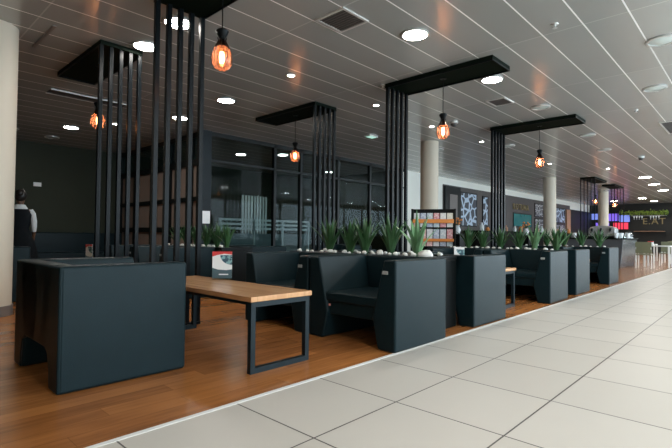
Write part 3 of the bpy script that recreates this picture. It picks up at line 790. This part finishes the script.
# dining chairs and white tables by the bar
def dchair():
    t = empty('dining_chair'); tag(t, 'x', 'chair')
    q = MB(); q.box(-.23, -.22, .44, .23, .22, .48); q.build('seat', M['olive'], t, bevel=.015, seg=2)
    q = MB(); q.prism([(.20, .50), (.235, .50), (.29, .88), (.26, .88)], -.23, .23, 'x'); q.build('backrest', M['olive'], t, bevel=.01, seg=2)
    for sx in (-1, 1):
        for sy in (-1, 1):
            q = MB(); q.tube([(sx*.21, sy*.2, .45), (sx*.22, sy*.22, 0)], .014, 8); q.build('leg', M['white_leg'], t)
    for sx in (-1, 1):
        q = MB(); q.tube([(sx*.21, .2, .45), (sx*.21, .26, .7)], .012, 8); q.build('back_post', M['white_leg'], t)
    return t
DC = dchair()
def wtable():
    t = empty('white_table'); tag(t, 'x', 'table')
    q = MB(); q.box(-.38, -.38, .72, .38, .38, .75); q.build('tabletop', M['white_leg'], t, bevel=.005, seg=1)
    for sx in (-1, 1):
        for sy in (-1, 1):
            q = MB(); q.box(sx*.35-.025, sy*.35-.025, 0, sx*.35+.025, sy*.35+.025, .72); q.build('leg', M['white_leg'], t)
    return t
WT = wtable()
for x, y, rz, l in [(-2.95, 18.3, PI, 'olive backed chair with white legs beside the end of the bar counter'),
  (-2.62, 20.6, 0, 'chair beyond the nearest white table by the bar'), (-2.5, 21.9, PI, 'far olive chair right of the counter, between the white tables'),
  (-4.2, 22.6, 0, 'far chair behind the bar counter end'), (-2.9, 25.0, PI, 'farthest olive chair at the right edge of the picture')]:
    place(DC, (x, y, 0), rz, l, 'dining chairs near the bar')
for x, y, l in [(-2.75, 19.5, 'nearest white square table by the bar'), (-2.7, 22.9, 'white square table further along the walkway edge'), (-3.9, 24.5, 'white square table farthest from the walkway by the bar')]:
    place(WT, (x, y, 0), 0, l, 'white square tables')
t = empty('napkin_holder', (-2.95, 19.4, .75)); tag(t, 'small white and red napkin holder on the nearest white table', 'napkin holder')
q = MB(); q.box(-.08, -.05, 0, .08, .05, .12); q.build('body', M['paper'], t, bevel=.008, seg=1)
q = MB(); q.box(-.08, -.055, .12, .08, .055, .15); q.build('lid', M['red'], t)

# vases with orange flowers by the brown wall
def vase(x, y, label):
    t = empty('flower_vase', (x, y, 0)); tag(t, label, 'flower vase', 'vases with orange flowers')
    q = MB(); q.box(-.2, -.2, 0, .2, .2, 1.1); q.build('pedestal', M['frame'], t, bevel=.01, seg=1)
    q = MB(); q.lathe([(0, 1.1), (.08, 1.1), (.12, 1.25), (.07, 1.38), (.09, 1.42), (0, 1.42)], n=16); q.build('vase', M['china'], t, smooth=True)
    q = MB(); rr = random.Random(int(y*10))
    for k in range(14):
        p = Vector((rr.uniform(-.16, .16), rr.uniform(-.16, .16), 1.45+rr.uniform(0, .25)))
        q.tube([(0, 0, 1.4), p], .006, 4, 0)
        q.lathe([(0, -.04), (.045, -.01), (.04, .03), (0, .04)], p, 8, 1)
    q.build('flowers', [M['leaf'], M['orange']], t)
vase(-8.4, 15.6, 'vase with orange flowers on a black stand between rack and graphic panel')
vase(-8.2, 21.8, 'vase with orange flowers on a black stand below the teal screen')

# ------------------------------------------------------------------ person
def person():
    t = empty('person', (-9.95, 2.14, 0), R(-108)); tag(t, 'person in a dark pinafore dress over a white shirt, standing half behind the left column', 'person')
    me = bpy.data.meshes.new('body'); bm = bmesh.new()
    J = {}; lay = bm.verts.layers.skin.verify()
    def v(n, p, r):
        x = bm.verts.new(p); J[n] = x; x[lay].radius = (r if isinstance(r, tuple) else (r, r)); return x
    v('pel', (0, 0, .93), (.15, .11)); v('waist', (0, 0, 1.08), (.12, .09)); v('chest', (0, -.01, 1.28), (.155, .11)); v('neckb', (0, 0, 1.43), (.06, .055)); v('neck', (0, -.005, 1.50), (.048, .05))
    v('headb', (0, -.02, 1.57), (.07, .085)); v('head', (0, -.015, 1.65), (.082, .098)); v('crown', (0, -.005, 1.71), (.055, .065))
    E_ = ['pel waist', 'waist chest', 'chest neckb', 'neckb neck', 'neck headb', 'headb head', 'head crown']
    for s, k in ((-1, 'l'), (1, 'r')):
        v('sh'+k, (s*.17, 0, 1.39), .055); v('el'+k, (s*.23, .02, 1.11), .038); v('wr'+k, (s*.20, -.12, .90), .026); v('pa'+k, (s*.19, -.15, .84), (.022, .035))
        E_ += ['chest sh'+k, 'sh'+k+' el'+k, 'el'+k+' wr'+k, 'wr'+k+' pa'+k]
        for i, (dx, ln) in enumerate(((-.024, .055), (-.008, .065), (.008, .06), (.023, .05))):
            v('f%d%s' % (i, k), (s*.19+dx*.3, -.155+dx, .80), .009); v('g%d%s' % (i, k), (s*.185+dx*.3, -.165+dx, .80-ln), .007)
            E_ += ['pa%s f%d%s' % (k, i, k), 'f%d%s g%d%s' % (i, k, i, k)]
        v('th'+k, (s*.17, -.19, .83), .010); v('tj'+k, (s*.165, -.205, .79), .008); E_ += ['pa%s th%s' % (k, k), 'th%s tj%s' % (k, k)]
        v('hip'+k, (s*.09, 0, .86), .09); v('kn'+k, (s*.10, -.01, .48), .055); v('an'+k, (s*.10, .02, .09), .036); v('toe'+k, (s*.11, -.13, .035), (.035, .028))
        E_ += ['pel hip'+k, 'hip'+k+' kn'+k, 'kn'+k+' an'+k, 'an'+k+' toe'+k]
    for e in E_:
        a, c = e.split(); bm.edges.new((J[a], J[c]))
    J['pel'][lay].use_root = True
    bm.to_mesh(me); bm.free()
    o = bpy.data.objects.new('body_tmp', me); link(o)
    o.modifiers.new('s', 'SKIN').use_smooth_shade = True; m2 = o.modifiers.new('d', 'SUBSURF'); m2.levels = 2; m2.render_levels = 2
    bpy.context.view_layer.update()
    me2 = bpy.data.meshes.new_from_object(o.evaluated_get(bpy.context.evaluated_depsgraph_get()))
    bpy.data.objects.remove(o); me2.name = 'body'; me2.materials.clear(); me2.materials.append(M['skin'])
    link(bpy.data.objects.new('body', me2), t)
    def ell(prof, name, m, c=(0, 0), sy=.72, n=28):
        q = MB(); q.lathe(prof, (0, 0, 0), n)
        for vv in q.bm.verts: vv.co.y = vv.co.y*sy+c[1]; vv.co.x += c[0]
        return q.build(name, m, t, smooth=True)
    ell([(.30, .52), (.27, .70), (.22, .86), (.165, 1.0), (.14, 1.08), (.18, 1.2), (.20, 1.31), (.15, 1.41), (.10, 1.44)], 'pinafore_dress', M['dress'])
    ell([(.10, 1.41), (.085, 1.45), (.066, 1.50), (.072, 1.505), (.10, 1.46), (.125, 1.42)], 'collar', M['shirt'], sy=.85)
    for s in (-1, 1):
        q = MB(); q.tube([(s*.15, 0, 1.40), (s*.19, .005, 1.33), (s*.215, .015, 1.2), (s*.22, .02, 1.10), (s*.215, -.03, 1.02)], [.05, .055, .052, .046, .038], 14); q.build('sleeve', M['shirt'], t, smooth=True)
        q = MB(); q.tube([(s*.10, .06, .04), (s*.105, -.05, .045), (s*.115, -.16, .035)], [.04, .045, .03], 10)
        for vv in q.bm.verts: vv.co.z = max(0, vv.co.z)
        q.build('shoe', M['frame'], t, smooth=True)
    q = MB(); bmesh.ops.create_icosphere(q.bm, subdivisions=3, radius=1)
    for vv in q.bm.verts:
        vv.co = Vector((vv.co.x*.098, vv.co.y*.112+.012, vv.co.z*.118+1.672))
    bmesh.ops.delete(q.bm, geom=[vv for vv in q.bm.verts if vv.co.y < -.055 and vv.co.z < 1.73], context='VERTS')
    hr = q.build('hair', M['hair'], t, smooth=True)
    q = MB(); bmesh.ops.create_icosphere(q.bm, subdivisions=2, radius=.05)
    for vv in q.bm.verts: vv.co += Vector((0, .12, 1.70))
    q.build('hair_bun', M['hair'], hr, smooth=True)
    q = MB(); q.prism([(-.012, 1.60), (.012, 1.60), (.006, 1.66), (-.006, 1.66)], -.135, -.10, 'y'); q.build('nose', M['skin'], t, bevel=.004)
    for s in (-1, 1):
        q = MB(); bmesh.ops.create_icosphere(q.bm, subdivisions=2, radius=.012)
        for vv in q.bm.verts: vv.co += Vector((s*.032, -.103, 1.655))
        q.build('eye', M['china'], t, smooth=True)
    q = MB(); q.box(-.022, -.115, 1.575, .022, -.10, 1.583); q.build('mouth', M['red'], t)
person()

# ------------------------------------------------------------------ light
w = bpy.data.worlds.new('sky'); sc.world = w; w.use_nodes = True
bg = w.node_tree.nodes['Background']; bg.inputs[0].default_value = (.72, .88, 1.0, 1); bg.inputs[1].default_value = 7.6
la = bpy.data.lights.new('daylight_portal', 'AREA'); la.shape = 'RECTANGLE'; la.size = 45; la.size_y = 2.95; la.cycles.is_portal = True
lo = bpy.data.objects.new('daylight_portal', la); link(lo); lo.location = (XW+.3, (YB+YF)/2, 1.72)
lo.rotation_euler = (Matrix(((0, 0, 1), (1, 0, 0), (0, 1, 0))).to_euler())   # local -z -> -x, local x -> y

# ------------------------------------------------------------------ camera
f, yaw, pitch, roll = 457.1, -.7539, .0246, .0101
cy, sy, cp, sp, cr, sr = math.cos(yaw), math.sin(yaw), math.cos(pitch), math.sin(pitch), math.cos(roll), math.sin(roll)
F = Vector((sy*cp, cy*cp, sp)); rt = Vector((cy, -sy, 0)); up = rt.cross(F)
Rr = cr*rt+sr*up; U = -sr*rt+cr*up
cam = bpy.data.cameras.new('camera'); co = bpy.data.objects.new('camera', cam); link(co)
cam.sensor_width = 36; cam.sensor_fit = 'HORIZONTAL'; cam.lens = f/672*36; cam.clip_start = .05; cam.clip_end = 200
mw = Matrix(((Rr.x, U.x, -F.x, 0), (Rr.y, U.y, -F.y, 0), (Rr.z, U.z, -F.z, 1.0), (0, 0, 0, 1)))
co.matrix_world = mw
sc.camera = co
vs = sc.view_settings; sc.display_settings.display_device = 'sRGB'
vs.view_transform = 'Standard'; vs.look = 'None'; vs.exposure = 0.0; vs.gamma = 1; vs.use_curve_mapping = False
sc.cycles.max_bounces = 8; sc.cycles.diffuse_bounces = 4; sc.cycles.glossy_bounces = 4; sc.cycles.transparent_max_bounces = 12
sc.cycles.use_denoising = True; sc.cycles.sample_clamp_indirect = 6; sc.cycles.caustics_reflective = False; sc.cycles.caustics_refractive = False
